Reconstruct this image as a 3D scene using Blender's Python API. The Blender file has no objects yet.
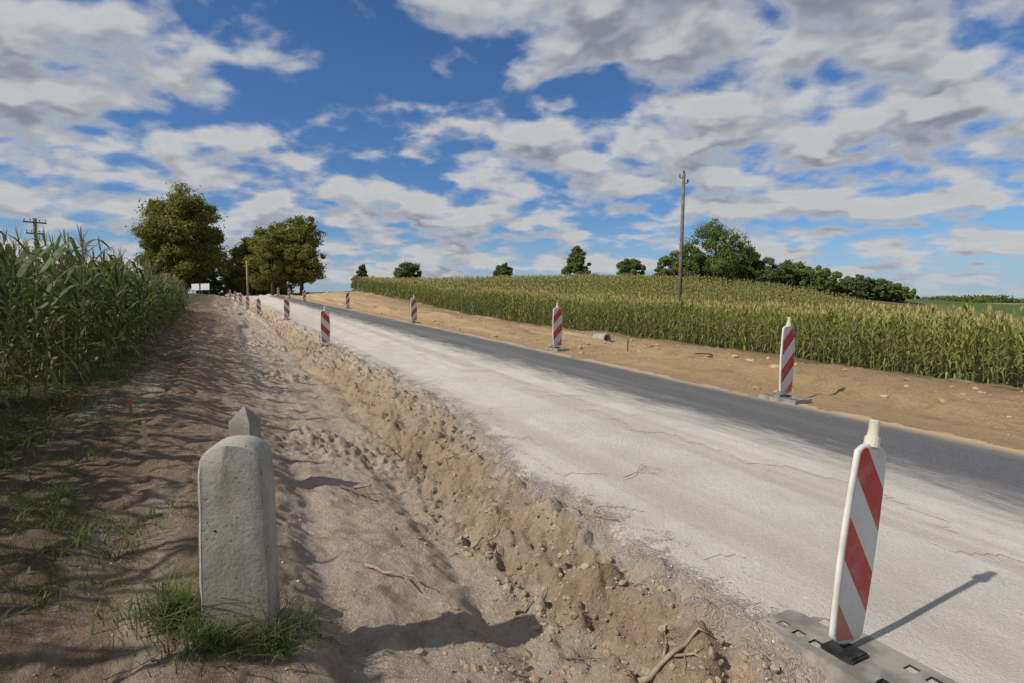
import bpy, bmesh, math, random
import numpy as np
from mathutils import Vector, Matrix
random.seed(7); rng=np.random.default_rng(7)
sc=bpy.context.scene; col=sc.collection
sc.view_settings.view_transform='Standard'; sc.view_settings.look='None'; sc.view_settings.exposure=0
CA=math.radians(26.7); DX,DY=-math.sin(CA),math.cos(CA); NX,NY=math.cos(CA),math.sin(CA)
def st2xy(s,t): return s*NX+t*DX, s*NY+t*DY
def xy2st(x,y): return x*NX+y*NY, x*DX+y*DY
# ---------------- noise
_tab=[np.random.default_rng(100+i).random((256,256)) for i in range(6)]
def vn(x,y,k=0):
    x=np.asarray(x,float);y=np.asarray(y,float)
    xi=np.floor(x).astype(int);yi=np.floor(y).astype(int);fx=x-xi;fy=y-yi
    fx=fx*fx*(3-2*fx);fy=fy*fy*(3-2*fy);T=_tab[k%6]
    a=T[xi%256,yi%256];b=T[(xi+1)%256,yi%256];c=T[xi%256,(yi+1)%256];d=T[(xi+1)%256,(yi+1)%256]
    return (a*(1-fx)+b*fx)*(1-fy)+(c*(1-fx)+d*fx)*fy
def fbm(x,y,f,o=4,k=0):
    r=0;a=.5
    ca,sa=math.cos(.6),math.sin(.6)
    for i in range(o):
        r=r+a*(vn(x*f+17.3*i,y*f+5.1*i,k+i)-.5); x,y=x*ca-y*sa,x*sa+y*ca;f*=2.03;a*=.5
    return r
def sstep(x,a,b):
    u=np.clip((x-a)/(b-a),0,1);return u*u*(3-2*u)
def crest(t):
    t=np.asarray(t,float)
    return 2.22+.50*sstep(t,2,9)+.36*fbm(t,0*t+3.3,.9,6,1)
def bend(t): return .004*np.minimum(np.maximum(t-70,0),60)**2
def terrain(s,t):
    s=np.asarray(s,float);t=np.asarray(t,float)
    sp=s+bend(t)
    G=.024*np.clip(t,-60,80)
    c=crest(t)
    sw=np.where(sp<c,np.where(sp>0,sp*2.5/c,sp),np.where(sp<5,2.5+(sp-c)*(2.5)/(5-c),sp))
    xs=[-60,-3,-2,-1.2,-.5,.0,.25,.5,.75,1.0,1.3,1.55,1.75,1.92,2.1,2.25,2.4,2.55,2.75,3.2,5.1,6.6,7.2,8,10,16.5]
    zs=[.35,.32,.27,.20,.13,.05,-.03,-.14,-.22,-.275,-.305,-.33,-.32,-.26,-.17,-.085,-.03,-.005,.0,.02,.1,.165,.15,.1,-.12,-.6]
    R=np.interp(sw,xs,zs)
    hb=1.35*sstep(t,30,80)*sstep(sp,9,17)*(1-sstep(s,80,140))
    z=G+R+hb
    f=-3+.075*np.clip(t,-40,72)+hb-2.4*(1-sstep(t,25,70))
    w=sstep(s,16.5,61.5)
    z=z*(1-w)+f*w
    n=fbm(s,t,1.1,5,2); n2=fbm(s,t,6,5,3); n3=fbm(s,t,15,3,1)
    slope=sstep(sw,1.65,1.9)*(1-sstep(sw,2.35,2.7))
    ditch=sstep(sw,.2,.8)*(1-sstep(sw,1.7,2.0))
    bank=(1-sstep(sw,.2,.8))*sstep(sw,-30,-3)
    verge=sstep(sp,6.8,8)*(1-sstep(sp,40,60))
    lane=sstep(sw,2.5,2.9)*(1-sstep(sp,6.6,7.2))
    lump=np.maximum(fbm(s,t,3.2,3,4),0)
    chunk=np.abs(fbm(s,t,4.5,4,5)); ch2=np.abs(fbm(s,t,10,3,2))
    heap=sstep(vn(s*.9+7,t*.7+2,2),.55,.8)
    wt=s+.5*vn(t*.35,s*0,1)
    rut=(vn(wt*4.2,t*.08,5)-.5)
    z=z+slope*(.24*n+.24*n2+.12*n3+.34*lump-.26*chunk-.16*ch2)
    z=z+ditch*(.10*n+.07*n2+.035*n3+.16*rut+heap*(.32*lump+.12*n3-.14*ch2)-.04*chunk)
    z=z+bank*(.13*n+.08*n2+.035*n3+.11*(vn(wt*3.3,t*.10,0)-.5)+.06*lump-.04*chunk)
    z=z+lane*(.02*fbm(s,t,.9,3,1)+.008*n2+.015*(vn(s*3,t*.12,2)-.5))
    ruts=(vn(s*2.2,t*.12,4)-.5)*.26
    z=z+verge*(.34*fbm(s,t,.45,4,0)+.13*n2+ruts)+.32*np.exp(-((sp-8.6)/.8)**2)*(.2+vn(t*.4,s*0,3))
    x,y=st2xy(s,t); r=np.hypot(x,y)
    w2=sstep(r,112,230); z=z*(1-w2)+(-1.2)*w2
    return z
def zat(x,y):
    s,t=xy2st(x,y); return float(terrain(s,t))
# ---------------- mesh helpers
def mk_mesh(name,V,F,mats=(),midx=None,smooth=False):
    V=np.asarray(V,np.float32);F=np.asarray(F,np.int32);k=F.shape[1]
    me=bpy.data.meshes.new(name)
    me.vertices.add(len(V));me.vertices.foreach_set('co',V.ravel())
    me.loops.add(F.size);me.loops.foreach_set('vertex_index',F.ravel())
    me.polygons.add(len(F));me.polygons.foreach_set('loop_start',np.arange(len(F),dtype=np.int32)*k)
    for m in mats: me.materials.append(m)
    if midx is not None: me.polygons.foreach_set('material_index',np.asarray(midx,np.int32))
    me.polygons.foreach_set('use_smooth',np.full(len(F),smooth,dtype=bool))
    me.update(calc_edges=True);me.validate()
    return me
def mk_obj(name,me,parent=None,label=None,category=None,kind=None,group=None,loc=None):
    o=bpy.data.objects.new(name,me);col.objects.link(o)
    if parent is not None:o.parent=parent
    if loc is not None:o.location=loc
    tag(o,label,category,kind,group);return o
def tag(o,label=None,category=None,kind=None,group=None):
    if label:o["label"]=label
    if category:o["category"]=category
    if kind:o["kind"]=kind
    if group:o["group"]=group
def tube(pts,rad,n=6,cap=True):
    pts=[Vector(p) for p in pts];V=[];F=[]
    for i,p in enumerate(pts):
        d=(pts[min(i+1,len(pts)-1)]-pts[max(i-1,0)]).normalized()
        a=d.orthogonal().normalized() if i==0 else (a-d*a.dot(d)).normalized()
        b=d.cross(a)
        for j in range(n):
            an=2*math.pi*j/n;V.append(tuple(p+(a*math.cos(an)+b*math.sin(an))*rad[i]))
    for i in range(len(pts)-1):
        for j in range(n):
            F.append((i*n+j,i*n+(j+1)%n,(i+1)*n+(j+1)%n,(i+1)*n+j))
    if cap:
        for (row,rev) in ((0,True),(len(pts)-1,False)):
            V.append(tuple(pts[row]));c=len(V)-1
            for j in range(0,n,2):
                q=[c,row*n+j,row*n+(j+1)%n,row*n+(j+2)%n]
                F.append(tuple(q[::-1]) if rev else tuple(q))
    return V,F
def joinVF(L):
    V=[];F=[];M=[];o=0
    for it in L:
        v,f=it[0],it[1];m=it[2] if len(it)>2 else 0
        V+=list(v);F+=[tuple(i+o for i in q) for q in f];M+=[m]*len(f);o+=len(v)
    return V,F,M
def scatter(VT,FT,pos,rot,scl,tilt=None):
    VT=np.asarray(VT);FT=np.asarray(FT);n=len(VT);P=len(pos)
    c=np.cos(rot)[:,None];s=np.sin(rot)[:,None]
    scl=np.asarray(scl)
    if scl.ndim==1: scl=np.stack([scl]*3,1)
    x=VT[None,:,0]*scl[:,0:1];y=VT[None,:,1]*scl[:,1:2];z=VT[None,:,2]*scl[:,2:3]
    X=x*c-y*s;Y=x*s+y*c
    if tilt is not None:
        X=X+z*tilt[:,0:1];Y=Y+z*tilt[:,1:2]
    V=np.stack([X+pos[:,0:1],Y+pos[:,1:2],z+pos[:,2:3]],2).reshape(-1,3)
    F=(FT[None]+(np.arange(P)*n)[:,None,None]).reshape(-1,FT.shape[1])
    return V,F
# ---------------- material helpers
class NB:
    def __init__(s,nt): s.nt=nt;s.n=nt.nodes;s.l=nt.links
    def new(s,t,**kw):
        nd=s.n.new(t)
        for k,v in kw.items(): setattr(nd,k,v)
        return nd
    def put(s,sock,v):
        if isinstance(v,bpy.types.NodeSocket): s.l.new(v,sock)
        elif v is not None:
            if hasattr(sock.default_value,'__len__') and not hasattr(v,'__len__'): v=[v]*len(sock.default_value)
            if hasattr(sock.default_value,'__len__') and len(v)==3 and len(sock.default_value)==4: v=(*v,1)
            sock.default_value=v
    def math(s,op,a,b=None,c=None,clamp=False):
        nd=s.new('ShaderNodeMath',operation=op,use_clamp=clamp)
        for i,v in enumerate((a,b,c)):
            if v is not None:s.put(nd.inputs[i],v)
        return nd.outputs[0]
    def vmath(s,op,a,b=None,out=0):
        nd=s.new('ShaderNodeVectorMath',operation=op);s.put(nd.inputs[0],a)
        if b is not None:
            if op=='SCALE': s.put(nd.inputs['Scale'],b)
            else: s.put(nd.inputs[1],b)
        return nd.outputs[out]
    def noise(s,vec,scale,detail=4,rough=.5,dist=0,color=False):
        nd=s.new('ShaderNodeTexNoise')
        if vec is not None:s.put(nd.inputs['Vector'],vec)
        nd.inputs['Scale'].default_value=scale;nd.inputs['Detail'].default_value=detail
        nd.inputs['Roughness'].default_value=rough;nd.inputs['Distortion'].default_value=dist
        return nd.outputs[1 if color else 0]
    def mapr(s,v,a,b,c=0,d=1,smooth=True):
        nd=s.new('ShaderNodeMapRange',interpolation_type='SMOOTHSTEP' if smooth else 'LINEAR')
        s.put(nd.inputs[0],v)
        for i,q in enumerate((a,b,c,d)): s.put(nd.inputs[i+1],q)
        return nd.outputs[0]
    def mix(s,f,a,b,blend='MIX'):
        nd=s.new('ShaderNodeMix',data_type='RGBA',blend_type=blend)
        s.put(nd.inputs[0],f);s.put(nd.inputs[6],a);s.put(nd.inputs[7],b);return nd.outputs[2]
    def ramp(s,v,stops,interp='LINEAR'):
        nd=s.new('ShaderNodeValToRGB');s.put(nd.inputs[0],v);cr=nd.color_ramp;cr.interpolation=interp
        while len(cr.elements)<len(stops):cr.elements.new(.5)
        for e,(p,c) in zip(cr.elements,stops): e.position=p;e.color=(*c,1)
        return nd.outputs[0]
    def bump(s,h,strength=.5,dist=.02,normal=None):
        nd=s.new('ShaderNodeBump');s.put(nd.inputs['Strength'],strength);nd.inputs['Distance'].default_value=dist
        s.put(nd.inputs['Height'],h)
        if normal is not None:s.put(nd.inputs['Normal'],normal)
        return nd.outputs[0]
    def comb(s,x,y,z):
        nd=s.new('ShaderNodeCombineXYZ')
        for i,v in enumerate((x,y,z)): s.put(nd.inputs[i],v)
        return nd.outputs[0]
def new_mat(name):
    m=bpy.data.materials.new(name);m.use_nodes=True;b=NB(m.node_tree)
    p=[n for n in b.n if n.type=='BSDF_PRINCIPLED'][0]
    p.inputs['Specular IOR Level'].default_value=.25
    return m,b,p
def simple_mat(name,c1,c2,scale=5,rough=.7,bump=.0,bscale=40,bd=.01,coord='Object'):
    m,b,p=new_mat(name)
    tc=b.new('ShaderNodeTexCoord').outputs[coord]
    n=b.noise(tc,scale,5,.6)
    b.put(p.inputs['Base Color'],b.mix(b.mapr(n,.35,.65),c1,c2))
    p.inputs['Roughness'].default_value=rough
    if bump: b.put(p.inputs['Normal'],b.bump(b.noise(tc,bscale,5,.65),bump,bd))
    return m
def pos_s(b):
    geo=b.new('ShaderNodeNewGeometry').outputs['Position']
    s=b.vmath('DOT_PRODUCT',geo,(NX,NY,0),out=1);t=b.vmath('DOT_PRODUCT',geo,(DX,DY,0),out=1)
    return geo,s,t
def stvec(b,s,t,ks,kt):
    return b.comb(b.math('MULTIPLY',s,ks),b.math('MULTIPLY',t,kt),0)
GRAVEL=((.57,.525,.45),(.66,.615,.535),(.48,.43,.355))
def gravel_color(b,geo,s,t):
    n=b.noise(geo,1.2,6,.6);c=b.mix(b.mapr(n,.35,.65),GRAVEL[0],GRAVEL[1])
    tr=b.noise(stvec(b,s,t,2.8,.05),1,3,.5);c=b.mix(b.mapr(tr,.46,.62,0,.65),c,GRAVEL[2])
    sp=b.noise(geo,60,3,.6);c=b.mix(b.mapr(sp,.56,.72,0,.45),c,(.38,.335,.27))
    sp2=b.noise(geo,140,2,.5);c=b.mix(b.mapr(sp2,.58,.68,0,.5),c,(.80,.77,.70))
    sp3=b.noise(geo,7,6,.75);c=b.mix(b.mapr(sp3,.50,.68,0,.3),c,(.46,.40,.32))
    return c
def gravel_h(b,geo): return b.math('ADD',b.math('MULTIPLY',b.noise(geo,30,5,.7),.7),b.math('MULTIPLY',b.noise(geo,120,3,.6),.5))
# ground material
def P(v): return (v+4)/24
def make_ground(name):
    gm,b,p=new_mat(name)
    geo,s,t=pos_s(b)
    at=b.new('ShaderNodeAttribute');at.attribute_name='edge_distance';cr=at.outputs['Fac']
    wob=b.math('MULTIPLY',b.math('SUBTRACT',b.noise(geo,1.6,5,.6),.5),1.1)
    sw=b.math('ADD',s,wob)
    fac=b.mapr(sw,-4,20,0,1,smooth=False)
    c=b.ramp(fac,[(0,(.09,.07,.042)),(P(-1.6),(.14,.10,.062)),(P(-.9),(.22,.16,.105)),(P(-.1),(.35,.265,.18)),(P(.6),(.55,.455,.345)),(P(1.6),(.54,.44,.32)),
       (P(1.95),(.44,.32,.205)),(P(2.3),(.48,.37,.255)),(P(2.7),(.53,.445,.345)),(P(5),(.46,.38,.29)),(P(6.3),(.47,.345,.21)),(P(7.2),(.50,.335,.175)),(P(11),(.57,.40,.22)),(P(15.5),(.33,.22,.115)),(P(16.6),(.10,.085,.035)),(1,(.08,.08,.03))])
    n1=b.noise(geo,2.7,6,.65);c=b.mix(b.mapr(n1,.50,.66,0,.55),c,b.mix(b.mapr(s,5,7),(.26,.18,.11),(.34,.215,.105)))
    n2=b.noise(stvec(b,s,t,1.8,.14),1.3,5,.6);c=b.mix(b.mapr(n2,.5,.70,0,.65),c,b.mix(b.mapr(s,5,7),(.60,.51,.39),(.64,.49,.30)))
    n3=b.noise(geo,24,5,.7);c=b.mix(b.mapr(n3,.38,.70,0,.55),c,b.mix(.5,c,(.16,.105,.06)))
    n4=b.noise(geo,110,3,.6);c=b.mix(b.mapr(n4,.6,.72,0,.5),c,(.6,.53,.44))
    wn=b.math('ADD',b.math('MULTIPLY',b.math('SUBTRACT',b.noise(geo,3.2,6,.75),.5),1.0),b.math('MULTIPLY',b.math('SUBTRACT',b.noise(geo,45,4,.7),.5),.6))
    gmk=b.math('MULTIPLY',b.mapr(b.math('ADD',cr,wn),-.28,.32),b.mapr(s,6.3,5.8))
    c=b.mix(gmk,c,gravel_color(b,geo,s,t))
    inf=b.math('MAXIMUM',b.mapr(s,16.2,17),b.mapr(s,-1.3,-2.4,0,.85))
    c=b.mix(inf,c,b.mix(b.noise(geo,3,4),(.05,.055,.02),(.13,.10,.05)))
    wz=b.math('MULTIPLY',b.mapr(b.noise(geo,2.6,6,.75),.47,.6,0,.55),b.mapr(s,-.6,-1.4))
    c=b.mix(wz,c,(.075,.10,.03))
    r=b.vmath('LENGTH',geo,out=1)
    far=b.mapr(r,95,125)
    fl=b.mix(b.mapr(b.noise(geo,.012,3),.42,.58),(.10,.14,.04),(.26,.24,.11))
    c=b.mix(far,c,fl)
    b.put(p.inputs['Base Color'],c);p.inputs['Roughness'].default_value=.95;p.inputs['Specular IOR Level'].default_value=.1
    h=b.math('ADD',b.math('MULTIPLY',b.noise(geo,9,6,.75),1.0),b.math('MULTIPLY',b.noise(geo,45,5,.75),.5))
    h=b.math('MULTIPLY',h,b.mapr(gmk,0,1,1,.12))
    h=b.math('ADD',h,b.math('MULTIPLY',gravel_h(b,geo),b.mapr(gmk,0,1,.1,.24)))
    b.put(p.inputs['Normal'],b.bump(h,1.0,.07))
    return gm
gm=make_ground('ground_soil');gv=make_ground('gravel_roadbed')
# asphalt
am,b,p=new_mat('asphalt')
geo,s,t=pos_s(b);g=gravel_color(b,geo,s,t)
a=b.mix(b.mapr(b.noise(geo,90,3,.6),.4,.65),(.095,.097,.098),(.16,.16,.158))
a=b.mix(b.mapr(b.noise(stvec(b,s,t,2.5,.15),1,5,.6),.42,.72,0,.6),a,(.23,.225,.205))
w=b.math('MULTIPLY',b.math('SUBTRACT',b.noise(stvec(b,s,t,3,.5),1.6,7,.8),.5),1.7)
e=b.math('ADD',s,w);eg=b.mapr(e,4.5,5.5,1,0)
b.put(p.inputs['Base Color'],b.mix(b.mapr(s,6.35,6.6,0,1),b.mix(eg,a,g),(.47,.34,.20)));p.inputs['Roughness'].default_value=.95;p.inputs['Specular IOR Level'].default_value=.1
b.put(p.inputs['Normal'],b.bump(gravel_h(b,geo),b.math('ADD',.25,b.math('MULTIPLY',eg,.6)),.02))
# concrete
def concrete(name,c1,c2,dark=.6):
    m,b,p=new_mat(name);tc=b.new('ShaderNodeTexCoord').outputs['Object']
    c=b.mix(b.mapr(b.noise(tc,4,6,.65),.35,.65),c1,c2)
    c=b.mix(b.mapr(b.noise(tc,35,4,.7),.55,.7,0,dark),c,(.16,.15,.12))
    c=b.mix(b.mapr(b.noise(tc,14,5,.6),.6,.68,0,.35),c,(.48,.46,.40))
    z=b.new('ShaderNodeSeparateXYZ');b.put(z.inputs[0],tc)
    st=b.noise(b.comb(b.math('MULTIPLY',z.outputs[0],12),b.math('MULTIPLY',z.outputs[1],12),b.math('MULTIPLY',z.outputs[2],3)),1,5,.65)
    c=b.mix(b.mapr(st,.5,.7,0,.35),c,(.18,.165,.13))
    c=b.mix(b.mapr(z.outputs[2],.25,0,0,.6),c,(.24,.17,.11))
    pit=b.mapr(b.noise(tc,55,2,.5),.66,.72);c=b.mix(b.math('MULTIPLY',pit,.7),c,(.09,.085,.07))
    b.put(p.inputs['Base Color'],c);p.inputs['Roughness'].default_value=.92
    hh=b.math('ADD',b.noise(tc,60,5,.7),b.math('MULTIPLY',b.noise(tc,12,3),1.0));hh=b.math('SUBTRACT',hh,pit)
    b.put(p.inputs['Normal'],b.bump(hh,.6,.007));return m
m_conc=concrete('weathered_concrete',(.30,.285,.24),(.41,.39,.335),.4)
m_conc2=concrete('stone_dark',(.22,.205,.175),(.33,.31,.27))
m_wood=simple_mat('weathered_wood',(.24,.18,.12),(.40,.32,.22),8,.85,.5,60,.005)
m_woodp=simple_mat('pale_wood',(.55,.43,.27),(.65,.52,.34),8,.85)
m_pole=simple_mat('pole_wood',(.10,.075,.055),(.18,.14,.11),3,.85)
m_polec=simple_mat('pole_grey',(.13,.11,.09),(.20,.17,.14),3,.85)
m_orange=simple_mat('orange_marking',(.8,.12,.02),(.7,.1,.02),8,.6)
m_black=simple_mat('black_rubber_and_hole_shade',(.015,.015,.015),(.05,.048,.045),12,.6,.3,80,.003)  # rubber parts; also painted shade inside the plate slots and the drill hole
m_base=simple_mat('grey_recycled_plastic',(.17,.16,.14),(.32,.295,.25),7,.75,.5,90,.004)
m_white=simple_mat('white_plastic',(.72,.70,.66),(.58,.55,.49),6,.5)
m_beige=simple_mat('beige_plastic',(.66,.60,.48),(.50,.43,.32),10,.6)
m_signw=simple_mat('white_sign_paint',(.60,.60,.59),(.50,.50,.49),3,.5)
m_ceramic=simple_mat('dark_insulator',(.06,.04,.03),(.1,.07,.05),10,.3)
def stripe(name,sgn):
    m,b,p=new_mat(name);tc=b.new('ShaderNodeTexCoord').outputs['Object']
    z=b.new('ShaderNodeSeparateXYZ');b.put(z.inputs[0],tc)
    v=b.math('ADD',z.outputs[2],b.math('MULTIPLY',z.outputs[0],1.1*sgn))
    f=b.math('FRACT',b.math('DIVIDE',b.math('ADD',v,.045),.385))
    k=b.math('LESS_THAN',f,.5)
    c=b.mix(k,(.66,.65,.62),(.50,.045,.04))
    d=b.noise(tc,9,5,.7);c=b.mix(b.mapr(d,.45,.75,0,.45),c,(.45,.40,.33))
    d2=b.noise(tc,70,3,.7);c=b.mix(b.mapr(d2,.62,.72,0,.5),c,(.40,.36,.30))
    c=b.mix(b.mapr(z.outputs[2],.35,.1,0,.3),c,(.5,.42,.32))
    b.put(p.inputs['Base Color'],c);p.inputs['Roughness'].default_value=.4;return m
m_st=[stripe('reflective_stripes_descending_lane_side',1),stripe('reflective_stripes_mirrored',-1)]
def leafmat(name,c1,c2,c3,scale=1.0,tr=.3,dry=None):
    m,b,p=new_mat(name);geo=b.new('ShaderNodeNewGeometry').outputs['Position']
    c=b.mix(b.mapr(b.noise(geo,scale,3,.6),.35,.65),c1,c2)
    c=b.mix(b.mapr(b.noise(geo,scale*7,2,.6),.55,.68,0,.8),c,c3)
    if dry:
        z=b.new('ShaderNodeSeparateXYZ');b.put(z.inputs[0],geo)
        dz=b.math('MULTIPLY',b.mapr(z.outputs[2],1.3,.5),b.mapr(b.noise(geo,5,3,.6),.42,.58))
        c=b.mix(dz,c,dry)
    b.put(p.inputs['Base Color'],c);p.inputs['Roughness'].default_value=.6
    ts=b.new('ShaderNodeBsdfTranslucent');b.put(ts.inputs[0],b.mix(.5,c,(.16,.2,.03)))
    ms=b.new('ShaderNodeMixShader');ms.inputs[0].default_value=tr
    b.l.new(p.outputs[0],ms.inputs[1]);b.l.new(ts.outputs[0],ms.inputs[2])
    out=[n for n in b.n if n.type=='OUTPUT_MATERIAL'][0];b.l.new(ms.outputs[0],out.inputs[0]);return m
m_corn=leafmat('corn_leaf',(.048,.08,.018),(.11,.145,.035),(.25,.23,.09),1.1,.3,dry=(.27,.21,.11))
m_corn2=leafmat('corn_leaf_ripening',(.15,.20,.04),(.26,.28,.062),(.42,.36,.12),.35)
m_cstalk=leafmat('corn_stalk',(.13,.145,.05),(.21,.19,.075),(.27,.22,.1),2,.1)
m_tas=leafmat('corn_tassel',(.52,.44,.17),(.62,.52,.22),(.40,.35,.12),2,.2)
m_tasl=leafmat('corn_tassel_brown',(.26,.20,.10),(.36,.28,.14),(.25,.2,.07),2,.2)
m_grass=leafmat('grass_blades',(.075,.12,.026),(.15,.185,.05),(.38,.32,.16),5)
# ---------------- ground grid
def seg(a,bb,st): return list(np.arange(a,bb-1e-6,st))
def geo_out(a,bb,n): return list(np.geomspace(a,bb,n))
S=np.array([-x for x in geo_out(60,3500,12)][::-1]+seg(-57,-12,3)+seg(-12,-3,.5)+seg(-3,3.2,.02)+seg(3.2,7.2,.05)+seg(7.2,10,.12)+seg(10,18,.3)+seg(18,60,2)+seg(60,140,6)+geo_out(142,3500,14))
T=np.array([-x for x in geo_out(14,3500,10)][::-1]+seg(-12,0,.6)+seg(0,7,.02)+seg(7,20,.06)+seg(20,45,.22)+seg(45,130,1.6)+geo_out(131,3500,16))
ns,nt_=len(S),len(T)
SS,TT=np.meshgrid(S,T,indexing='ij');ZZ=terrain(SS,TT)
XX,YY=st2xy(SS,TT)
VG=np.stack([XX,YY,ZZ],2).reshape(-1,3)
CR=(SS+bend(TT)-crest(TT)).reshape(-1).astype(np.float32)
I,J=np.meshgrid(np.arange(ns-1),np.arange(nt_-1),indexing='ij')
FG=np.stack([I*nt_+J,(I+1)*nt_+J,(I+1)*nt_+J+1,I*nt_+J+1],2)
def add_attr(me,vals):
    a_=me.attributes.new('edge_distance','FLOAT','POINT');a_.data.foreach_set('value',vals)
me=mk_mesh('ground',VG,FG.reshape(-1,4),[gm],smooth=True);add_attr(me,CR)
mk_obj('ground',me,kind='structure',label='sandy verge, ditch and farmland terrain')
Sc=(S[:-1]+S[1:])/2;Tc=(T[:-1]+T[1:])/2
SC,TC=np.meshgrid(Sc,Tc,indexing='ij')
SP=SC+bend(TC)
def sub(mask,off,name,mat,label):
    f=FG[mask];u,inv=np.unique(f,return_inverse=True)
    v=VG[u].copy();v[:,2]+=off
    me=mk_mesh(name,v,inv.reshape(-1,4),[mat],smooth=True);add_attr(me,CR[u])
    mk_obj(name,me,kind='structure',label=label)
rag=1.0*fbm(SC,TC,2.5,6,5)
sub((SP>crest(TC)+.3+rag)&(SP<5.6)&(TC>-12)&(TC<140),.004,'gravel_road',gv,'pale compacted gravel roadbed beside the asphalt')
sub((SP>4.25+1.2*fbm(SC,TC,2.2,5,1))&(SP<6.6+.5*fbm(SC,TC,2,5,2))&(TC>-12)&(TC<140),.008,'asphalt_road',am,'narrow strip of dusty grey asphalt')
# ---------------- visibility test (culling only)
def vis(x,y,m=60):
    d=y*.997+.1
    px=512+569*x/np.maximum(d,.1);return (y>.5)&(px>-m)&(px<1024+m)
# ---------------- clods
def ico(sub_):
    bm=bmesh.new();bmesh.ops.create_icosphere(bm,subdivisions=sub_,radius=1)
    v=np.array([v.co[:] for v in bm.verts]);f=np.array([[v.index for v in f.verts] for f in bm.faces]);bm.free();return v,f
icoV,icoF=ico(2);icV,icF=ico(1)
def clods(name,mat,N,sizes,sd,label,tv=icV,tf=icF,nv=6,flat=.6,smooth=False,pw=3.5,sink=.0):
    Vs=[];Fs=[];o=0
    for k in range(nv):
        tv2=tv*(1+.6*(rng.random((len(tv),1))-.5))*np.array([1,.8,flat])
        n=N//nv
        s,t=sd(n);x,y=st2xy(s,t);sz=sizes[0]*(sizes[1]/sizes[0])**(rng.random(n)**pw)
        z=terrain(s,t)+sz*(.1-sink)
        V,F=scatter(tv2,tf,np.stack([x,y,z],1),rng.random(n)*6.28,np.stack([sz*(.7+.6*rng.random(n)),sz*(.7+.6*rng.random(n)),sz*(.7+.5*rng.random(n))],1),rng.normal(0,.3,(n,2)))
        Vs.append(V);Fs.append(F+o);o+=len(V)
    mk_obj(name,mk_mesh(name,np.concatenate(Vs),np.concatenate(Fs),[mat],smooth=smooth),kind='stuff',label=label)
m_clod=simple_mat('brown_clod',(.33,.235,.15),(.49,.38,.26),3,.95,1,50,.02)
m_peb=simple_mat('pale_pebble',(.50,.45,.375),(.64,.585,.50),20,.9,.4,60,.01)
m_vclod=simple_mat('sandy_clod',(.42,.28,.15),(.56,.40,.23),3,.95,1,50,.02)
def sd_slope(n):
    t=.8+18*rng.random(n)**1.7;c=crest(t);s=c-.08-np.abs(rng.normal(0,.40,n));return s,t
def sd_heap(n):
    k=rng.integers(0,5,n);cs=np.array([1.35,1.7,1.1,1.6,1.8])[k];ct=np.array([2.2,2.9,2.3,4.3,1.6])[k]
    return cs+rng.normal(0,.18,n),ct+rng.normal(0,.35,n)
def sd_all(n): return -1.2+4.2*rng.random(n),.8+16*rng.random(n)**1.6
def sd_lane(n):
    t=.5+16*rng.random(n)**1.5;return crest(t)-.35+3.0*rng.random(n)**1.5,t
def sd_verge(n): return 7+8*rng.random(n),2+28*rng.random(n)
clods('soil_clods',m_clod,6000,(.004,.034),sd_slope,'brown earth clods on the embankment slope',icV,icF,10,.7,False,3.3,.2)
clods('soil_heap',m_clod,1800,(.004,.038),sd_heap,'heaped crumbly brown earth in the ditch',icV,icF,10,.7,False,3.2,.2)
clods('earth_crumbs',m_clod,3000,(.003,.012),sd_all,'small dry earth crumbs on sandy soil',icV,icF,10,.7,False,3,.2)
clods('pebbles',m_peb,1800,(.003,.011),sd_all,'pale pebbles scattered over sandy soil')
clods('road_gravel',m_peb,6000,(.003,.010),sd_lane,'loose pale gravel on the roadbed')
clods('verge_clods',m_vclod,900,(.02,.11),sd_verge,'sandy clods on the far verge',icV,icF,8,.6,False)
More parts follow.
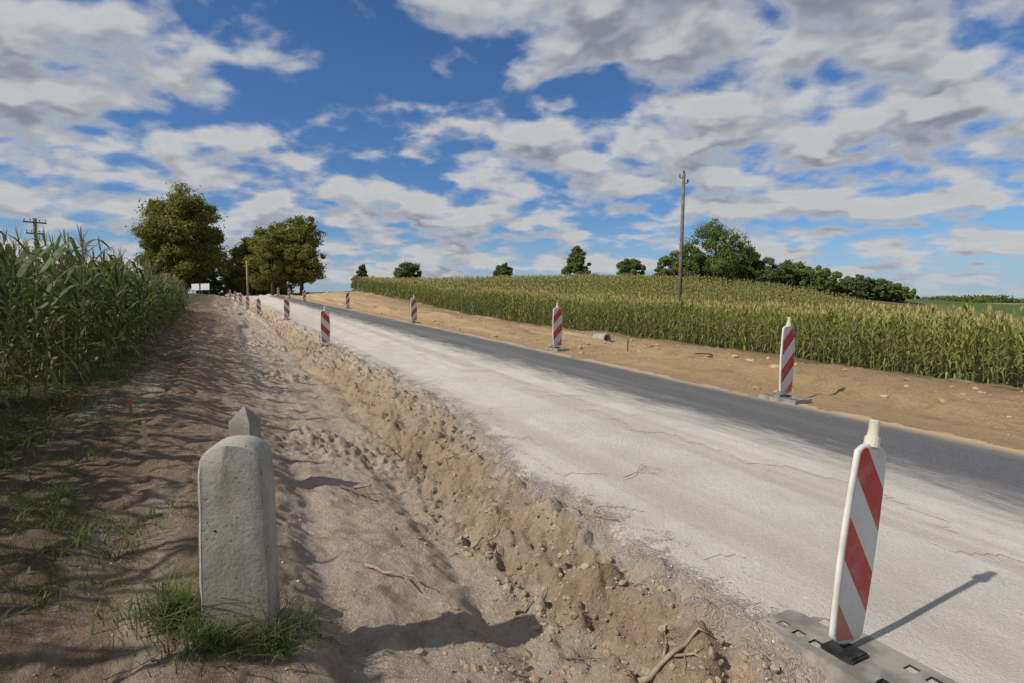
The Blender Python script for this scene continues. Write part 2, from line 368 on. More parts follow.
# ---------------- corn
def ribbon(pts,ws,side):
    V=[];F=[]
    for p_,w in zip(pts,ws):
        V.append(tuple(p_-side*w));V.append(tuple(p_+side*w))
    for i in range(len(pts)-1): F.append((2*i,2*i+1,2*i+3,2*i+2))
    return V,F
def corn_parts(seed,h=1.9,nl=12,segs=6,lw=.038,tb=7,tw=.006,sides=5,sr=.013,lmax=.85,upk=0.0):
    R=random.Random(seed)
    st=tube([(0,0,-.05),(R.uniform(-.01,.01),R.uniform(-.01,.01),h*.5),(R.uniform(-.03,.03),R.uniform(-.03,.03),h)],[sr,sr*.8,sr*.35],sides,False)
    leaves=[];a0=R.uniform(0,6.28)
    for i in range(nl):
        z0=h*(.10+.80*i/(nl-1));a=a0+(i%2)*math.pi+R.uniform(-.6,.6)
        L=R.uniform(.5,lmax)*(1-.4*abs(i/(nl-1)-.45)*1.6);up=upk+R.uniform(.6,1.2)+.4*i/nl;dr=R.uniform(.6,1.5)
        if i<2: dr+=.5
        hz=R.uniform(.65,.95)
        pts=[];ws=[];d=Vector((math.cos(a),math.sin(a),0));side=Vector((-math.sin(a),math.cos(a),R.uniform(-.35,.35)))
        lwi=lw*R.uniform(.75,1.2);kink=R.uniform(-.25,.25)
        for k in range(segs+1):
            u=k/segs
            pts.append(Vector((0,0,z0))+d*(L*(hz*u-.10*u*u))+side*(kink*L*u*u)+Vector((0,0,L*(up*u-dr*u*u))))
            ws.append(lwi*(.45+1.9*u-2.3*u*u if u<.98 else .04))
        leaves.append(ribbon(pts,ws,side))
    tas=[]
    for i in range(tb):
        a=R.uniform(0,6.28);sp=R.uniform(.1,.55) if i else 0;l=R.uniform(.16,.27)
        d=Vector((math.cos(a),math.sin(a),0));side=Vector((-math.sin(a),math.cos(a),0))
        pts=[Vector((0,0,h-.03))+d*(l*sp*u)+Vector((0,0,l*(u-.25*sp*u*u))) for u in (0,.5,1)]
        tas.append(ribbon(pts,[tw*.8,tw,tw*.3],side))
    ea=R.uniform(0,6.28);ear=tube([(.02*math.cos(ea),.02*math.sin(ea),h*.45),(.05*math.cos(ea),.05*math.sin(ea),h*.45+.12),(.07*math.cos(ea),.07*math.sin(ea),h*.45+.22)],[.02,.026,.008],5,False)
    return st,joinVF(leaves)[:2],joinVF(tas)[:2],ear
def corn_full(seed,**k):
    st,lv,ta,ear=corn_parts(seed,**k)
    V,F,M=joinVF([(*lv,0),(*st,1),(*ear,1),(*ta,2)]);return np.array(V),np.array(F),np.array(M)
NEARL=[corn_full(i,h=1.74,upk=.1) for i in range(6)]
NEARR=[corn_full(20+i,h=1.8,lw=.030,nl=11,segs=5,lmax=.62,tw=.008,sr=.012,upk=.15) for i in range(6)]
FARC=[corn_full(50+i,h=1.75,nl=7,segs=3,lw=.048,tb=5,tw=.015,sides=3,sr=.018,lmax=.65) for i in range(6)]
def left_edge(t): return -2.75+.9*sstep(t,3,12)
L=[]
for k in range(60):
    dn=.17 if k<9 else .45
    tt=np.arange(-1.5,32+.8*k*.3,dn);tt=tt+rng.normal(0,.05,len(tt))
    ss=left_edge(tt)-.7*k+rng.normal(0,.08,len(tt))
    L.append(np.stack([ss,tt,np.full(len(tt),k)],1))
L=np.concatenate(L);x,y=st2xy(L[:,0],L[:,1]);keep=(vis(x,y,80)|((np.hypot(x,y)<9)))&(rng.random(len(L))>.12)
L=L[keep]
Rr=[]
for k in range(84):
    if k<6: tt=np.arange(-6,85,.17)
    else: tt=np.arange(-6,96,.4)
    tt=tt+rng.normal(0,.07,len(tt));ss=16.6+.75*k+rng.normal(0,.08,len(tt))
    Rr.append(np.stack([ss,tt,np.full(len(tt),k)],1))
Rr=np.concatenate(Rr);x,y=st2xy(Rr[:,0],Rr[:,1]);Rr=Rr[vis(x,y,60)]
def field_build(A,name,mats,label,hs,indiv,NEAR,var_h=.12):
    x,y=st2xy(A[:,0],A[:,1]);z=terrain(A[:,0],A[:,1])-.02;d=np.hypot(x,y)
    sc_=hs(A[:,0],A[:,1])*(1-var_h+2*var_h*rng.random(len(A)))*(1+.3*fbm(x,y,.2,3,2))
    rot=rng.random(len(A))*6.28;tl=rng.normal(0,.07,(len(A),2));var=rng.integers(0,6,len(A))
    near=(A[:,2]<6)&(d<60)
    Vs=[];Fs=[];Ms=[];o=0
    for (msk,TL) in ((near,NEAR),(~near,FARC)):
        for v in range(6):
            ii=np.where(msk&(var==v)&~indiv)[0]
            if len(ii)==0: continue
            V,F=scatter(TL[v][0],TL[v][1],np.stack([x,y,z],1)[ii],rot[ii],sc_[ii],tl[ii])
            Vs.append(V);Fs.append(F+o);Ms.append(np.tile(TL[v][2],len(ii)));o+=len(V)
    mk_obj(name,mk_mesh(name,np.concatenate(Vs),np.concatenate(Fs),mats,np.concatenate(Ms)),kind='stuff',label=label)
    return x,y,z,sc_,rot,tl,var
xl,yl=st2xy(L[:,0],L[:,1]);inv_=vis(xl,yl,0)
dl=np.where(inv_,np.hypot(xl,yl)+.9*np.maximum(L[:,2]-1,0),1e9)
sel=np.zeros(len(L),bool);sel[np.argsort(dl)[:290]]=True
res=field_build(L,'corn_field',[m_corn,m_cstalk,m_tasl],'dense green maize crop beside the ditch',lambda s,t:.96-.16*sstep(t,9,28),sel,NEARL,.16)
field_build(Rr,'corn_field',[m_corn2,m_cstalk,m_tas],'ripening yellow-green maize field on a gentle rise',lambda s,t:.88+.08*sstep(t,25,60)-.05*(1-sstep(t,0,14)),np.zeros(len(Rr),bool),NEARR)
PM=[]
for i in range(6):
    st,lv,ta,ear=corn_parts(i,h=1.74,upk=.1);sv,sf,_=joinVF([st,ear])
    PM.append((mk_mesh('corn_stalk',sv,sf,[m_cstalk]),mk_mesh('corn_leaves',*lv,[m_corn]),mk_mesh('corn_tassel',*ta,[m_tasl])))
x,y,z,sc_,rot,tl,var=res
for i in np.where(sel)[0]:
    a,bb,c_=PM[var[i]]
    o=mk_obj('corn_plant',a,label='green maize plant with arching leaves and tassel',category='corn plant',group='maize plants along the field edge')
    o.location=(x[i],y[i],z[i]);o.scale=(sc_[i],)*3;o.rotation_euler=(tl[i,0],tl[i,1],rot[i])
    mk_obj('leaves',bb,parent=o);mk_obj('tassel',c_,parent=o)
# ---------------- grass
def grass(name,cent,label,mat=m_grass):
    Vs=[];F=[];
    for (x0,y0,rad,n,hmin,hmax) in cent:
        for i in range(n):
            a=random.uniform(0,6.28);r=rad*abs(random.gauss(0,.6));x=x0+r*math.cos(a);y=y0+r*math.sin(a);z=zat(x,y)-.01
            h=random.uniform(hmin,hmax);b_=random.uniform(0,6.28);ln=random.uniform(.2,1.3)*h;w=random.uniform(.0015,.0035)
            if random.random()<.15: w*=2.4;h*=.7
            d=Vector((math.cos(b_),math.sin(b_),0));sd=Vector((-d.y,d.x,0));p0=Vector((x,y,z));k=len(Vs)
            for u in (0,.4,.75,1):
                q=p0+d*ln*u*u+Vector((0,0,h*(u-.4*u*u)));ww=w*(1-u*.9)
                Vs+= [tuple(q-sd*ww),tuple(q+sd*ww)]
            for j in range(3):F.append((k+2*j,k+2*j+1,k+2*j+3,k+2*j+2))
    mk_obj(name,mk_mesh(name,Vs,F,[mat]),kind='stuff',label=label)
cent=[(-1.32,2.38,.26,380,.05,.22),(-1.56,2.5,.22,420,.08,.38),(-1.08,2.50,.17,300,.06,.32),(-1.28,2.33,.2,120,.04,.14),(-1.0,2.65,.2,90,.04,.16)]
for i in range(680):
    t=random.uniform(1.8,14);s=random.uniform(-3.3,-1.4)+random.choice((0,0,0,.6))
    x,y=st2xy(s,t);cent.append((x,y,random.uniform(.1,.4),random.randint(10,55),.03,.22))
for i in range(70):
    x=random.uniform(-3.3,-2.1);y=random.uniform(2.0,3.8);cent.append((x,y,random.uniform(.08,.25),40,.03,.2))
for i in range(30):
    t=random.uniform(1,12);s=random.uniform(.3,2.5);x,y=st2xy(s,t);cent.append((x,y,.05,9,.03,.10))
grass('grass',cent,'green grass and weeds on the sandy bank')
# ---------------- boundary stones
def stone(name,w,dp,h,arch,label,loc,rotz,mat,pyr=False,tilt=(0,0)):
    bm=bmesh.new()
    if not pyr:
        k=16;top=[]
        for i in range(k+1):
            a=math.pi*i/k;cx=math.copysign(abs(math.cos(a))**.85,math.cos(a));sz=math.sin(a)**.85
            top.append((w/2*.95*cx,h-arch+arch*sz))
        lay=[]
        for (yy,ins) in ((-dp/2,.012),(-dp/2+.012,0),(dp/2-.03,0),(dp/2,.03)):
            ring=[]
            pts=[(w/2*1.05,-.2),(w/2*1.02,h*.3)]+top+[(-w/2*1.02,h*.3),(-w/2*1.05,-.2)]
            for (px_,pz) in pts:
                f=1-ins/(w/2);ring.append(bm.verts.new((px_*f,yy,pz-(ins if pz>h*.5 else 0))))
            lay.append(ring)
        for a,b_ in zip(lay[:-1],lay[1:]):
            for i in range(len(a)):
                bm.faces.new((a[i],a[(i+1)%len(a)],b_[(i+1)%len(a)],b_[i]))
        bm.faces.new(lay[0][::-1]);bm.faces.new(lay[-1])
        bmesh.ops.triangulate(bm,faces=[f for f in bm.faces if len(f.verts)>4])
    else:
        rings=[]
        for zz,f in ((-.2,1.05),(h*.3,1),(h-arch,.96),(h,.10)):
            rings.append([bm.verts.new((sx*w/2*f,sy*dp/2*f,zz)) for sx,sy in ((-1,-1),(1,-1),(1,1),(-1,1))])
        for a,b_ in zip(rings[:-1],rings[1:]):
            for i in range(4): bm.faces.new((a[i],a[(i+1)%4],b_[(i+1)%4],b_[i]))
        bm.faces.new(rings[-1])
    bmesh.ops.recalc_face_normals(bm,faces=bm.faces[:])
    if not pyr: bmesh.ops.subdivide_edges(bm,edges=[e for e in bm.edges if e.calc_length()>.05],cuts=4,use_grid_fill=True)
    for v in bm.verts:
        q=v.co*9;nn=fbm(np.array([q.x+q.z*1.3]),np.array([q.y*2+q.z]),1,3,1)[0];n2=fbm(np.array([q.x*4+q.z*3]),np.array([q.y*4+q.z*2]),1,3,3)[0]
        v.co+=Vector((nn*.008+n2*.004,nn*.005+n2*.004,nn*.005+n2*.003))
    me=bpy.data.meshes.new(name);bm.to_mesh(me);bm.free();me.materials.append(mat)
    for pgn in me.polygons:pgn.use_smooth=not pyr
    me.set_sharp_from_angle(angle=math.radians(42))
    o=mk_obj(name,me,label=label,category='boundary stone');o.location=loc;o.rotation_euler=(tilt[0],tilt[1],rotz)
    return o
sxy=(-1.27,2.58);zs=zat(*sxy)
s1=stone('boundary_stone',.295,.19,1.65-2.49*.258-zs,.13,'weathered grey concrete marker post with rounded top in grass',(sxy[0],sxy[1],zs),math.radians(9),m_conc)
hv,hf=tube([(0,-.091,0),(0,-.0985,0)],[.006,.005],8)
h_=mk_obj('drill_hole_shade_disc',mk_mesh('drill_hole_shade_disc',hv,hf,[m_black]),parent=s1);h_.location=(-.075,0,.5)  # black disc on the face, painted shade in place of a bored hole
x2,y2=-2.38,5.0;z2=zat(x2,y2)
stone('boundary_stone',.20,.18,1.65-5.0*.192-z2,.12,'smaller grey stone marker with pyramid-shaped top on the bank',(x2,y2,z2),math.radians(-8),m_conc2,pyr=True)
# ---------------- beacons
def half_w(u):
    e=min(u,1-u);r=.115
    return r*(min(1,(e/.045))**.4 if e<.045 else 1)*(1+.18*math.sin(math.pi*u))
Z0,Z1=.08,1.0;TH=.016
def body_mesh():
    V=[];F=[];n=20;rows=[0.0,.004,.012,.025,.045]+list(np.linspace(.08,.92,15))+[.955,.975,.988,.996,1.0]
    for u in rows:
        hw=max(half_w(u),.012)
        for j in range(n):
            a=2*math.pi*j/n;xr=math.copysign(abs(math.cos(a))**.7,math.cos(a));yy=math.copysign(abs(math.sin(a))**.45,math.sin(a))*TH
            e=min(u,1-u);yy*=min(1,.55+e/.03)
            V.append((hw*xr,yy,Z0+(Z1-Z0)*u))
    m=len(rows)
    for i in range(m-1):
        for j in range(n): F.append((i*n+j,i*n+(j+1)%n,(i+1)*n+(j+1)%n,(i+1)*n+j))
    for r_,rev in ((0,True),(m-1,False)):
        V.append((0,0,Z0 if rev else Z1));c=len(V)-1
        for j in range(0,n,2):
            q=(c,r_*n+j,r_*n+j+1,r_*n+(j+2)%n);F.append(q[::-1] if rev else q)
    return mk_mesh('beacon_body',V,F,[m_white],smooth=True)
def sheet_mesh(mat,side):
    V=[];F=[];nx=7;rows=list(np.linspace(.025,.975,34))
    for u in rows:
        hw=half_w(u)*.87
        for j in range(nx):
            xr=-1+2*j/(nx-1)
            V.append((hw*xr,side*(TH+.0015),Z0+(Z1-Z0)*u))
    for i in range(len(rows)-1):
        for j in range(nx-1):
            q=(i*nx+j,i*nx+j+1,(i+1)*nx+j+1,(i+1)*nx+j);F.append(q if side<0 else q[::-1])
    return mk_mesh('reflective_sheet',V,F,[mat],smooth=True)
def base_mesh():
    bm=bmesh.new()
    xs=[-.19,-.14,-.07,.07,.14,.19];ys=[-.42,-.37,-.31,-.28,-.22,-.19,-.13,.13,.19,.22,.28,.31,.37,.42];H=.045
    g=[[bm.verts.new((x*(.95),y*.97,H)) for y in ys] for x in xs]
    holes=[]
    for i in range(len(xs)-1):
        for j in range(len(ys)-1):
            f=bm.faces.new((g[i][j],g[i+1][j],g[i+1][j+1],g[i][j+1]))
            if i in (1,3) and j in (1,3,5,7,9,11): holes.append(f)
    bnd=[e for e in bm.edges if len(e.link_faces)==1]
    r=bmesh.ops.extrude_edge_only(bm,edges=bnd)
    for v in [q for q in r['geom'] if isinstance(q,bmesh.types.BMVert)]:
        v.co.x*=1.10;v.co.y*=1.04;v.co.z=-.05
    for f in holes:
        vs=list(f.verts);cen=f.calc_center_median();bm.faces.remove(f)
        inner=[bm.verts.new(cen+(v.co-cen)*.80) for v in vs];low=[bm.verts.new(v.co-Vector((0,0,.038))) for v in inner]
        for k in range(4):
            bm.faces.new((vs[k],vs[(k+1)%4],inner[(k+1)%4],inner[k]))
            q=bm.faces.new((inner[k],inner[(k+1)%4],low[(k+1)%4],low[k]));q.material_index=1
        q=bm.faces.new(low);q.material_index=1  # slot walls and floor painted black for the shade inside the recess
    bmesh.ops.recalc_face_normals(bm,faces=bm.faces[:])
    me=bpy.data.meshes.new('beacon_base');bm.to_mesh(me);bm.free();me.materials.append(m_base);me.materials.append(m_black);return me
def box(cx,cy,cz,sx,sy,sz,bev=.008):
    bm=bmesh.new();bmesh.ops.create_cube(bm,size=1)
    for v in bm.verts:v.co=Vector((cx+v.co.x*sx,cy+v.co.y*sy,cz+v.co.z*sz))
    if bev:bmesh.ops.bevel(bm,geom=bm.edges[:],offset=bev,segments=2,affect='EDGES')
    me=bpy.data.meshes.new('m');bm.to_mesh(me);bm.free();return me
me_body=body_mesh();me_sh=[(sheet_mesh(m_st[0],-1),sheet_mesh(m_st[0],1)),(sheet_mesh(m_st[1],-1),sheet_mesh(m_st[1],1))]
me_base=base_mesh()
me_sock=box(0,-.01,.052,.13,.15,.03,.008);me_sock.materials.append(m_black)
kv,kf,_=joinVF([tube([(0,0,.985),(0,0,1.03),(0,0,1.032),(0,0,1.045)],[.034,.032,.025,.025],14,False),tube([(0,0,1.04),(0,0,1.103),(0,0,1.11)],[.023,.022,.018],14)])
me_knob=mk_mesh('beacon_knob',kv,kf,[m_beige],smooth=False)
def beacon(x,y,kind,label,lean=(0,0),yaw=0,zo=.01,bscale=(.9,.68,1),boff=(0,0,0),group='red and white beacons lining the roadworks'):
    e=bpy.data.objects.new('traffic_beacon',None);col.objects.link(e);e.empty_display_size=.2
    e.location=(x,y,zat(x,y)+zo);e.rotation_euler=(0,0,CA)
    tag(e,label,'traffic beacon',None,group)
    pb=mk_obj('panel',me_body,parent=e);pb.rotation_euler=(lean[0],lean[1],yaw)
    mk_obj('reflective_sheet',me_sh[kind][0],parent=pb);mk_obj('reflective_sheet',me_sh[kind][1],parent=pb)
    mk_obj('knob',me_knob,parent=pb)
    bs=mk_obj('base_plate',me_base,parent=e,loc=boff);bs.scale=bscale;mk_obj('socket',me_sock,parent=bs,loc=(-boff[0],-boff[1],0))
std='red and white striped beacon on grey foot plate beside road'
beacon(1.505,2.48,0,'dusty leaning red and white beacon on slotted plate at gravel edge',(math.radians(-1.5),math.radians(11.5)),math.radians(1),-.03,(1,1,1),(.05,-.06,0))
beacon(3.66,7.55,1,'red and white striped beacon on plate at asphalt edge',(0,math.radians(1.5)),math.radians(0))
beacon(1.07,13.4,1,std)
for (px_,Y,kind) in ((414,22.5,1),(348,36,1),(305,49,1),(290,60,1),(279,70,1)):
    beacon((px_-512)/569*Y,Y,kind,std)
for (px_,Y,kind) in ((325,16,0),(287,27.0,0),(259,36,0),(248,44,0),(241,52,0),(236,60,0),(231,68,0)):
    beacon((px_-512)/569*Y,Y,kind,'red and white striped beacon at edge of gravel roadbed')
# ---------------- poles
def pole(x,y,topz,r0,r1,name,label,mat,arms=(),lean=0):
    z=zat(x,y);H=topz-z
    V,F=tube([(0,0,-.5),(lean*.5*H,0,H*.5),(lean*H,0,H)],[r0,(r0+r1)/2,r1],10)
    o=mk_obj(name,mk_mesh(name,V,F,[mat],smooth=True),label=label,category='utility pole');o.location=(x,y,z)
    for (dz,w,ang) in arms:
        me=box(0,0,0,w,.1,.12,.01);me.materials.append(mat);a=mk_obj('crossarm',me,parent=o,loc=(lean*H,0,H-dz));a.rotation_euler=(0,0,ang)
        for xx in (-w*.45,-w*.2,w*.2,w*.45):
            v,f=tube([(xx,0,.06),(xx,0,.16),(xx,0,.17),(xx,0,.27)],[.015,.015,.05,.035],6)
            mk_obj('insulator',mk_mesh('insulator',v,f,[m_ceramic]),parent=a)
    return o
p1=pole(13.2,45,11.35,.17,.12,'utility_pole','tall wooden utility pole standing in the maize field',m_polec,lean=.012)
Hp=11.35-zat(13.2,45)
for (sg,dz) in ((-1,.35),(1,.75)):
    v,f=tube([(sg*.05,0,-dz),(sg*.30,0,-dz),(sg*.31,0,-dz+.04),(sg*.31,0,-dz+.12),(sg*.31,0,-dz+.3)],[.03,.03,.03,.07,.04],6)
    mk_obj('insulator',mk_mesh('insulator',v,f,[m_ceramic]),parent=p1,loc=(.012*Hp,0,Hp))
v,f=tube([(0,0,-.05),(0,0,.05),(0,0,.25)],[.05,.08,.04],6);mk_obj('insulator',mk_mesh('insulator',v,f,[m_ceramic]),parent=p1,loc=(.012*Hp,0,Hp))
pole(-41.4,50,8.6,.17,.13,'utility_pole','dark wooden utility pole with two crossarms above maize',m_pole,arms=((.35,1.6,.9),(1.3,1.3,.9)))
pole(-20.6,44.5,4.6,.07,.06,'wooden_post','thin wooden post beside the roadworks',m_wood)
# ---------------- sign boards
e=bpy.data.objects.new('road_sign',None);col.objects.link(e);sx,sy=-43.6,80.0;e.location=(sx,sy,1.85);e.rotation_euler=(0,0,-.6);tag(e,'wide white roadside sign boards on grey posts','road sign')
for xx,w in ((-1.4,2.1),(1.2,2.3)):
    me=box(xx,0,1.45,w,.06,.9,.01);me.materials.append(m_signw);mk_obj('board',me,parent=e)
for xx in (-2.3,-.5,.2,2.1):
    v,f=tube([(xx,.08,-.6),(xx,.08,1.95)],[.06,.06],6);mk_obj('post',mk_mesh('post',v,f,[m_pole]),parent=e)
# ---------------- culvert pipe, hose, stakes, branches
def pipe_piece(x,y):
    bm=bmesh.new();n=28
    def ringv(yy,r1,r2):
        o=[];i_=[]
        for k in range(n):
            a=2*math.pi*k/n;cx,sz=math.cos(a),math.sin(a)
            o.append(bm.verts.new((cx*r1,yy,.2+sz*r1)));i_.append(bm.verts.new((cx*r2,yy,.2+sz*r2)))
        return o,i_
    L_=[ringv(-.28,.215,.15),ringv(-.26,.225,.145),ringv(-.16,.225,.145),ringv(-.15,.20,.145),ringv(.28,.20,.145)]
    for (o1,i1),(o2,i2) in zip(L_[:-1],L_[1:]):
        for k in range(n):
            j=(k+1)%n
            bm.faces.new((o1[j],o1[k],o2[k],o2[j]));bm.faces.new((i1[k],i1[j],i2[j],i2[k]))
    for k in range(n):
        j=(k+1)%n;o1,i1=L_[0];o2,i2=L_[-1]
        bm.faces.new((o1[k],o1[j],i1[j],i1[k]));bm.faces.new((o2[j],o2[k],i2[k],i2[j]))
    bmesh.ops.recalc_face_normals(bm,faces=bm.faces[:])
    me=bpy.data.meshes.new('culvert_pipe');bm.to_mesh(me);bm.free();me.materials.append(m_conc)
    o=mk_obj('culvert_pipe',me,label='short grey concrete pipe section lying on sandy verge',category='concrete pipe');o.location=(x,y,zat(x,y)-.04);o.rotation_euler=(0,.1,.7)
pipe_piece(3.35,21.3)
pts=[]
for i in range(36):
    u=i/35;a=u*8.0;r=.30+.10*math.sin(3*u)
    pts.append((r*1.4*math.cos(a)+u*.3,r*math.sin(a),.04+.08*abs(math.sin(a*.7))))
pts.append((.9,-.3,.03));pts.append((1.3,-.2,.02))
v,f=tube(pts,[.016]*len(pts),6);hx,hy=4.4,14.6
o=mk_obj('hose',mk_mesh('hose',v,f,[m_black],smooth=True),label='coiled black plastic hose lying on sandy verge',category='hose');o.location=(hx,hy,zat(hx,hy)+.03)
def stake(x,y,h,label,mat=m_wood,tip=None,w=.035,tilt=.05):
    me=box(0,0,h/2-.05,w,w*.6,h+.1,.003);me.materials.append(mat)
    o=mk_obj('wooden_stake',me,label=label,category='stake');o.location=(x,y,zat(x,y));o.rotation_euler=(tilt,-tilt,.4)
    if tip:
        m2=box(0,0,h-.02,w*1.15,w*.75,.04,.003);m2.materials.append(tip);mk_obj('painted_tip',m2,parent=o)
stake(-3.2,4.9,.25,'short pale wooden survey stake in brown soil',m_woodp,None,.028)
stake(-4.2,6.2,.18,'orange-tipped survey stake near the maize',m_wood,m_orange,.03)
stake(2.55,12.5,.28,'small wooden survey stake on sandy verge')
def branch(x,y,length,ang,r,label,seed,forks=2,name='fallen_branch',mat=m_wood):
    R=random.Random(seed);L_=[]
    def grow(p,a,l,r,dep):
        pts=[];q=Vector(p);aa=a
        n=7
        for i in range(n):
            zz=zat(x+q.x,y+q.y)-zat(x,y)
            pts.append((q.x,q.y,max(zz,q.z if dep else -9)+r*.7+(.03*R.random())))
            aa+=R.uniform(-.35,.35);q=q+Vector((math.cos(aa),math.sin(aa),0))*l/n
        L_.append(tube(pts,[r*(1-.75*i/(n-1))*R.uniform(.8,1.2) for i in range(n)],6))
        if dep<2:
            for k in range(forks):
                i=R.randint(2,5);grow(pts[i][:2]+(0,),a+R.choice((-1,1))*R.uniform(.5,1.0),l*.45,r*.5,dep+1)
    grow((0,0,0),ang,length,r,0)
    v,f,_=joinVF(L_);o=mk_obj(name,mk_mesh(name,v,f,[mat],smooth=True),label=label,category='branch');o.location=(x,y,zat(x,y)+.004)
branch(.62,2.65,.40,-.1,.018,'gnarled pale root lying on the embankment',1)
branch(-.95,2.62,.34,.8,.008,'thin dry twig on sandy soil',2)
branch(-1.6,5.2,.5,-.6,.018,'dark dead branch in the ditch',3,mat=m_pole)
branch(-.95,3.55,.5,.1,.012,'half-buried root in the ditch',4,1)
branch(.95,4.75,.5,.3,.005,'thin dry twigs at the gravel edge',5,3)
branch(.0,3.35,.3,.2,.010,'short brown stick among earth clods',6,1)
branch(.75,3.9,.35,2.2,.006,'thin dry twig on embankment crest',8,2)
branch(-.9,6.2,.6,-.9,.010,'thin bent twig in the ditch',9,2)
branch(-.3,4.2,.35,.9,.006,'thin dry twig among earth clods',10,2,mat=m_pole)
branch(.25,2.95,.3,-.5,.007,'short dry root in crumbly earth',11,2,mat=m_pole)
# ---------------- trees
bark=simple_mat('bark',(.06,.045,.035),(.12,.095,.07),4,.9)
GR={'dark':leafmat('foliage_dark',(.11,.15,.042),(.16,.20,.06),(.23,.24,.085),.5,.4),
    'mid':leafmat('foliage_mid',(.13,.18,.042),(.19,.235,.062),(.26,.26,.085),.5,.4),
    'warm':leafmat('foliage_autumn',(.17,.18,.036),(.26,.25,.052),(.38,.30,.07),.45,.4)}
def tree(x,y,topz,width,label,pal='mid',seed=0,n=6500,leaf=.28,low=.18,name='tree',shape='round',cat='tree',tight=0):
    R=np.random.default_rng(seed);z=zat(x,y);H=topz-z
    e=bpy.data.objects.new(name,None);col.objects.link(e);e.location=(x,y,z);tag(e,label,cat)
    zc=H*(low+(1-low)*.45);rzu=H-zc;rzd=zc-H*low;rx=width/2
    nc=int(80+H*7);C=[];Rd=[]
    while len(C)<nc:
        q=R.uniform(-1,1,3)
        d=(q[0]**2+q[1]**2)+max(q[2],0)**2+max(-q[2],0)**5
        if d>1 or d<.08: continue
        wz=1.0
        if shape=='cone': wz=max(.10,1.0-.9*max(q[2]*.5+.5,0))/.8
        irr=(.90+.16*R.random()) if tight else (.78+.34*R.random())
        C.append((q[0]*rx*.84*wz*irr,q[1]*rx*.84*wz*irr,zc+(q[2]*rzu*.93 if q[2]>0 else q[2]*rzd*.95)*(.90+.12*R.random())));Rd.append((.09+.12*R.random())*min(width,H)*.62*(.6 if shape=='cone' else 1))
    C=np.array(C);Rd=np.array(Rd)
    k=R.integers(0,nc,n);v=R.normal(size=(n,3));v/=np.linalg.norm(v,axis=1)[:,None];v[:,2]=v[:,2]*.75+.12
    P_=C[k]+v*(Rd[k]*(.45+.6*R.random(n)+.35*np.maximum(R.normal(size=n)-.8,0)))[:,None]
    keep=(vn(P_[:,0]*.9+50,P_[:,2]*.9+P_[:,1]*.7+50,seed%6)>.08)&(P_[:,2]>.1)
    P_=P_[keep];v=v[keep];n=len(P_)
    nn=v+.6*R.normal(size=(n,3));nn/=np.linalg.norm(nn,axis=1)[:,None]
    a=np.cross(nn,R.normal(size=(n,3)));a/=np.linalg.norm(a,axis=1)[:,None];b_=np.cross(nn,a)
    sz=(leaf*(.6+.8*R.random(n)))[:,None]
    V=np.stack([P_-a*sz*.6,P_-b_*sz*.35,P_+a*sz*.6,P_+b_*sz*.35],1).reshape(-1,3)
    F=np.arange(4*n).reshape(-1,4)
    mk_obj('crown',mk_mesh('crown',V,F,[GR[pal]]),parent=e)
    tr=max(.1,H*.022);L_=[tube([(0,0,-.4),(.1*R.normal(),0,H*.25),(.15*R.normal(),.1,H*.55),(0,0,H*.85)],[tr*1.25,tr,tr*.6,tr*.15],8)]
    for i in R.choice(nc,14,replace=False):
        c=C[i];z0=min(c[2]*.6,H*.6)
        L_.append(tube([(0,0,z0),(c[0]*.5,c[1]*.5,z0+(c[2]-z0)*.6),tuple(c)],[tr*.45,tr*.28,tr*.08],5,False))
    v_,f_,_=joinVF(L_);mk_obj('trunk',mk_mesh('trunk',v_,f_,[bark],smooth=True),parent=e)
tree(-51.6,90,19.8,13.4,'large broad rounded tree turning autumn yellow by road','warm',1,66000,.30,.04,tight=1)
tree(-46.4,100,11.8,9,'low leafy roadside tree beneath taller neighbours','warm',2,24000,.28,.0)
tree(-42.6,96,13.6,9.5,'warm green rounded roadside tree','warm',22,30000,.28,.0,tight=1)
tree(-38.0,92,14.2,10,'broad yellowing tree in roadside group','warm',3,34000,.28,.0,tight=1)
tree(-32.4,88,15.0,8.5,'tall dark tree with sparse upper branches','warm',4,22000,.27,.10)
tree(-36,86,12.0,6.5,'leaning tree with visible trunk in roadside group','warm',14,14000,.27,.2)
tree(-57.5,95,8.5,8,'low bushy tree beside large tree','mid',5,10000,.28,.0)
tree(-50.5,99,6.3,9,'low green shrub behind white sign boards','mid',6,9000,.28,.0,name='shrub',cat='shrub')
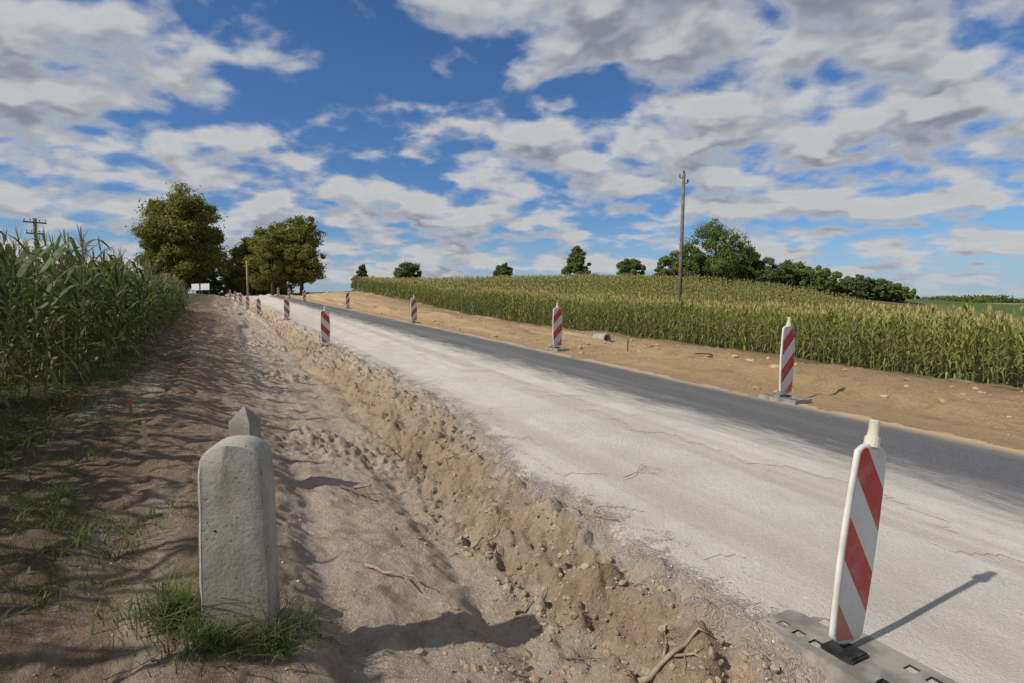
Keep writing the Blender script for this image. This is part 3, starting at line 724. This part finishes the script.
for (xx,yy,tz,w,pal,lab,sh) in ((-26.2,100,8.0,4.6,'dark','small dark conical tree behind maize field','cone'),(-18.3,100,8.2,5.6,'dark','small rounded tree behind maize field','round'),
  (-1.6,100,7.9,4.4,'dark','small rounded tree on the field ridge','round'),(11.4,100,11.6,7.6,'mid','feathery upright tree on the field ridge','cone'),
  (20.7,100,8.9,6.2,'dark','dense dark rounded tree on the field ridge','round'),(26.8,98,9.1,6.2,'mid','rounded tree beside large spreading tree','round'),
  (33.8,95,15.2,11.5,'mid','large spreading green tree with uneven crown','round'),(29.8,97,11.4,7.0,'mid','mid-sized tree at edge of tree group','round'),(38.9,97,11.2,8.5,'mid','shrubby green tree in hedgerow','round'),
  (43.0,95,8.6,9,'dark','dense dark hedgerow tree','round'),(46.5,96,8.0,9,'mid','rounded green tree in hedgerow','round'),(50,95,7.3,9,'mid','low wide green hedgerow bush','round'),
  (53.5,96,6.3,8.5,'mid','low green hedgerow bush','round'),(57.0,95,5.6,8.5,'dark','dense rounded hedgerow bush','round'),(60.5,95,5.3,8,'mid','leafy green hedgerow bush','round'),(64,95,4.3,7,'mid','small hedgerow bush at field corner','round')):
    tree(xx,yy,tz,w,lab,pal,int(abs(xx)*7)+3,int(8000+tz*1000),.25,.0,shape=sh)
# distant wood
R=np.random.default_rng(9);n=5000
X=R.uniform(285,350,n);Yy=400+R.normal(0,8,n);hh=1.8+4.5*vn(X*.12,X*0,1)*sstep(X,285,300)*(1-sstep(X,338,350))
Zz=-1.2+R.random(n)*hh
a=R.normal(size=(n,3))*.55;b_=R.normal(size=(n,3))*.55;P_=np.stack([X,Yy,Zz],1)
mk_obj('distant_wood',mk_mesh('distant_wood',np.stack([P_-a,P_-b_,P_+a,P_+b_],1).reshape(-1,3),np.arange(4*n).reshape(-1,4),[GR['dark']]),kind='stuff',label='far-off dark line of trees on the plain')
# ---------------- light & sky
EL=math.radians(40);sh=Vector((NX,NY,0)).normalized()
d=Vector((sh.x*math.cos(EL),sh.y*math.cos(EL),-math.sin(EL)))
sl=bpy.data.lights.new('sun','SUN');sl.energy=4.1;sl.angle=math.radians(.7);sl.color=(1,.94,.86)
so=bpy.data.objects.new('sun',sl);col.objects.link(so);so.rotation_euler=d.to_track_quat('-Z','Y').to_euler();so.location=(-20,-6,20)
w=bpy.data.worlds.new('World');sc.world=w;w.use_nodes=True;b=NB(w.node_tree)
bg=[n for n in b.n if n.type=='BACKGROUND'][0]
sky=b.new('ShaderNodeTexSky',sky_type='NISHITA',sun_disc=False,sun_elevation=EL,sun_rotation=math.atan2(-sh.x,-sh.y)%(2*math.pi),air_density=1.0,dust_density=.6,ozone_density=2.0).outputs[0]
dirv=b.new('ShaderNodeTexCoord').outputs['Generated']
sx_=b.new('ShaderNodeSeparateXYZ');b.put(sx_.inputs[0],dirv)
def coords(dz):
    z=b.math('ADD',b.math('MAXIMUM',sx_.outputs[2],0),dz)
    zb=b.math('ADD',z,.12);zf=b.math('ADD',z,.30)
    big=b.comb(b.math('DIVIDE',sx_.outputs[0],zb),b.math('DIVIDE',sx_.outputs[1],zb),3.7)
    fin=b.comb(b.math('DIVIDE',sx_.outputs[0],zf),b.math('DIVIDE',sx_.outputs[1],zf),b.math('DIVIDE',b.math('MULTIPLY',z,1.4),zf))
    return big,fin
def dens(dz,det=8):
    big,fin=coords(dz)
    wv=b.vmath('SCALE',b.vmath('SUBTRACT',b.noise(fin,3.0,2,.5,color=True),(.5,.5,.5)),.12)
    n1=b.noise(b.vmath('ADD',big,wv),1.15,2,.5);n2=b.noise(b.vmath('ADD',fin,wv),6.4,det,.5)
    return b.math('ADD',b.math('MULTIPLY',n1,.43),b.math('MULTIPLY',n2,.57))
d0=dens(0);e0=dens(0,3);e1=dens(.030,3)
Pp,_=coords(0)
def blob(cx,cy,r,amp):
    dd=b.vmath('DISTANCE',Pp,(cx,cy,3.7),out=1);return b.mapr(dd,r,0,0,amp)
bias=None
for q in ((-.55,1.7,.75,-.15),(.8,1.6,1.3,.07),(-1.5,2.1,.7,.05),(-.2,2.5,.8,.06),(.0,3.9,.9,-.05),(2.0,2.8,1.2,.04),(-1.3,3.2,.9,.04)):
    v_=blob(*q);bias=v_ if bias is None else b.math('ADD',bias,v_)
dd0=b.math('ADD',d0,bias)
mask=b.mapr(dd0,.425,.55)
lit=b.mapr(b.math('SUBTRACT',e0,e1),-.05,.08)
thick=b.mapr(b.math('ADD',e0,bias),.48,.61)
base=b.mix(thick,(.58,.61,.67),(.29,.32,.39))
cc=b.mix(b.math('MULTIPLY',lit,.72),base,(.80,.80,.80))
cc=b.vmath('SCALE',cc,7.8)
skyc=b.mix(1.0,sky,(.43,.66,.96),'MULTIPLY')
hz=b.mapr(sx_.outputs[2],.0,.14,.5,0)
skyc=b.mix(hz,skyc,(4.2,5.3,6.8))
maskh=b.math('MULTIPLY',mask,b.mapr(sx_.outputs[2],.0,.05,.5,1))
final=b.mix(maskh,skyc,cc)
b.put(bg.inputs[0],final);bg.inputs[1].default_value=.1
# ---------------- camera
cam=bpy.data.cameras.new('camera');cam.lens=20;cam.sensor_width=36;cam.clip_end=8000;cam.clip_start=.05
co=bpy.data.objects.new('camera',cam);col.objects.link(co);co.location=(0,0,1.65);co.rotation_euler=(math.radians(90-4.3),0,0)
sc.camera=co
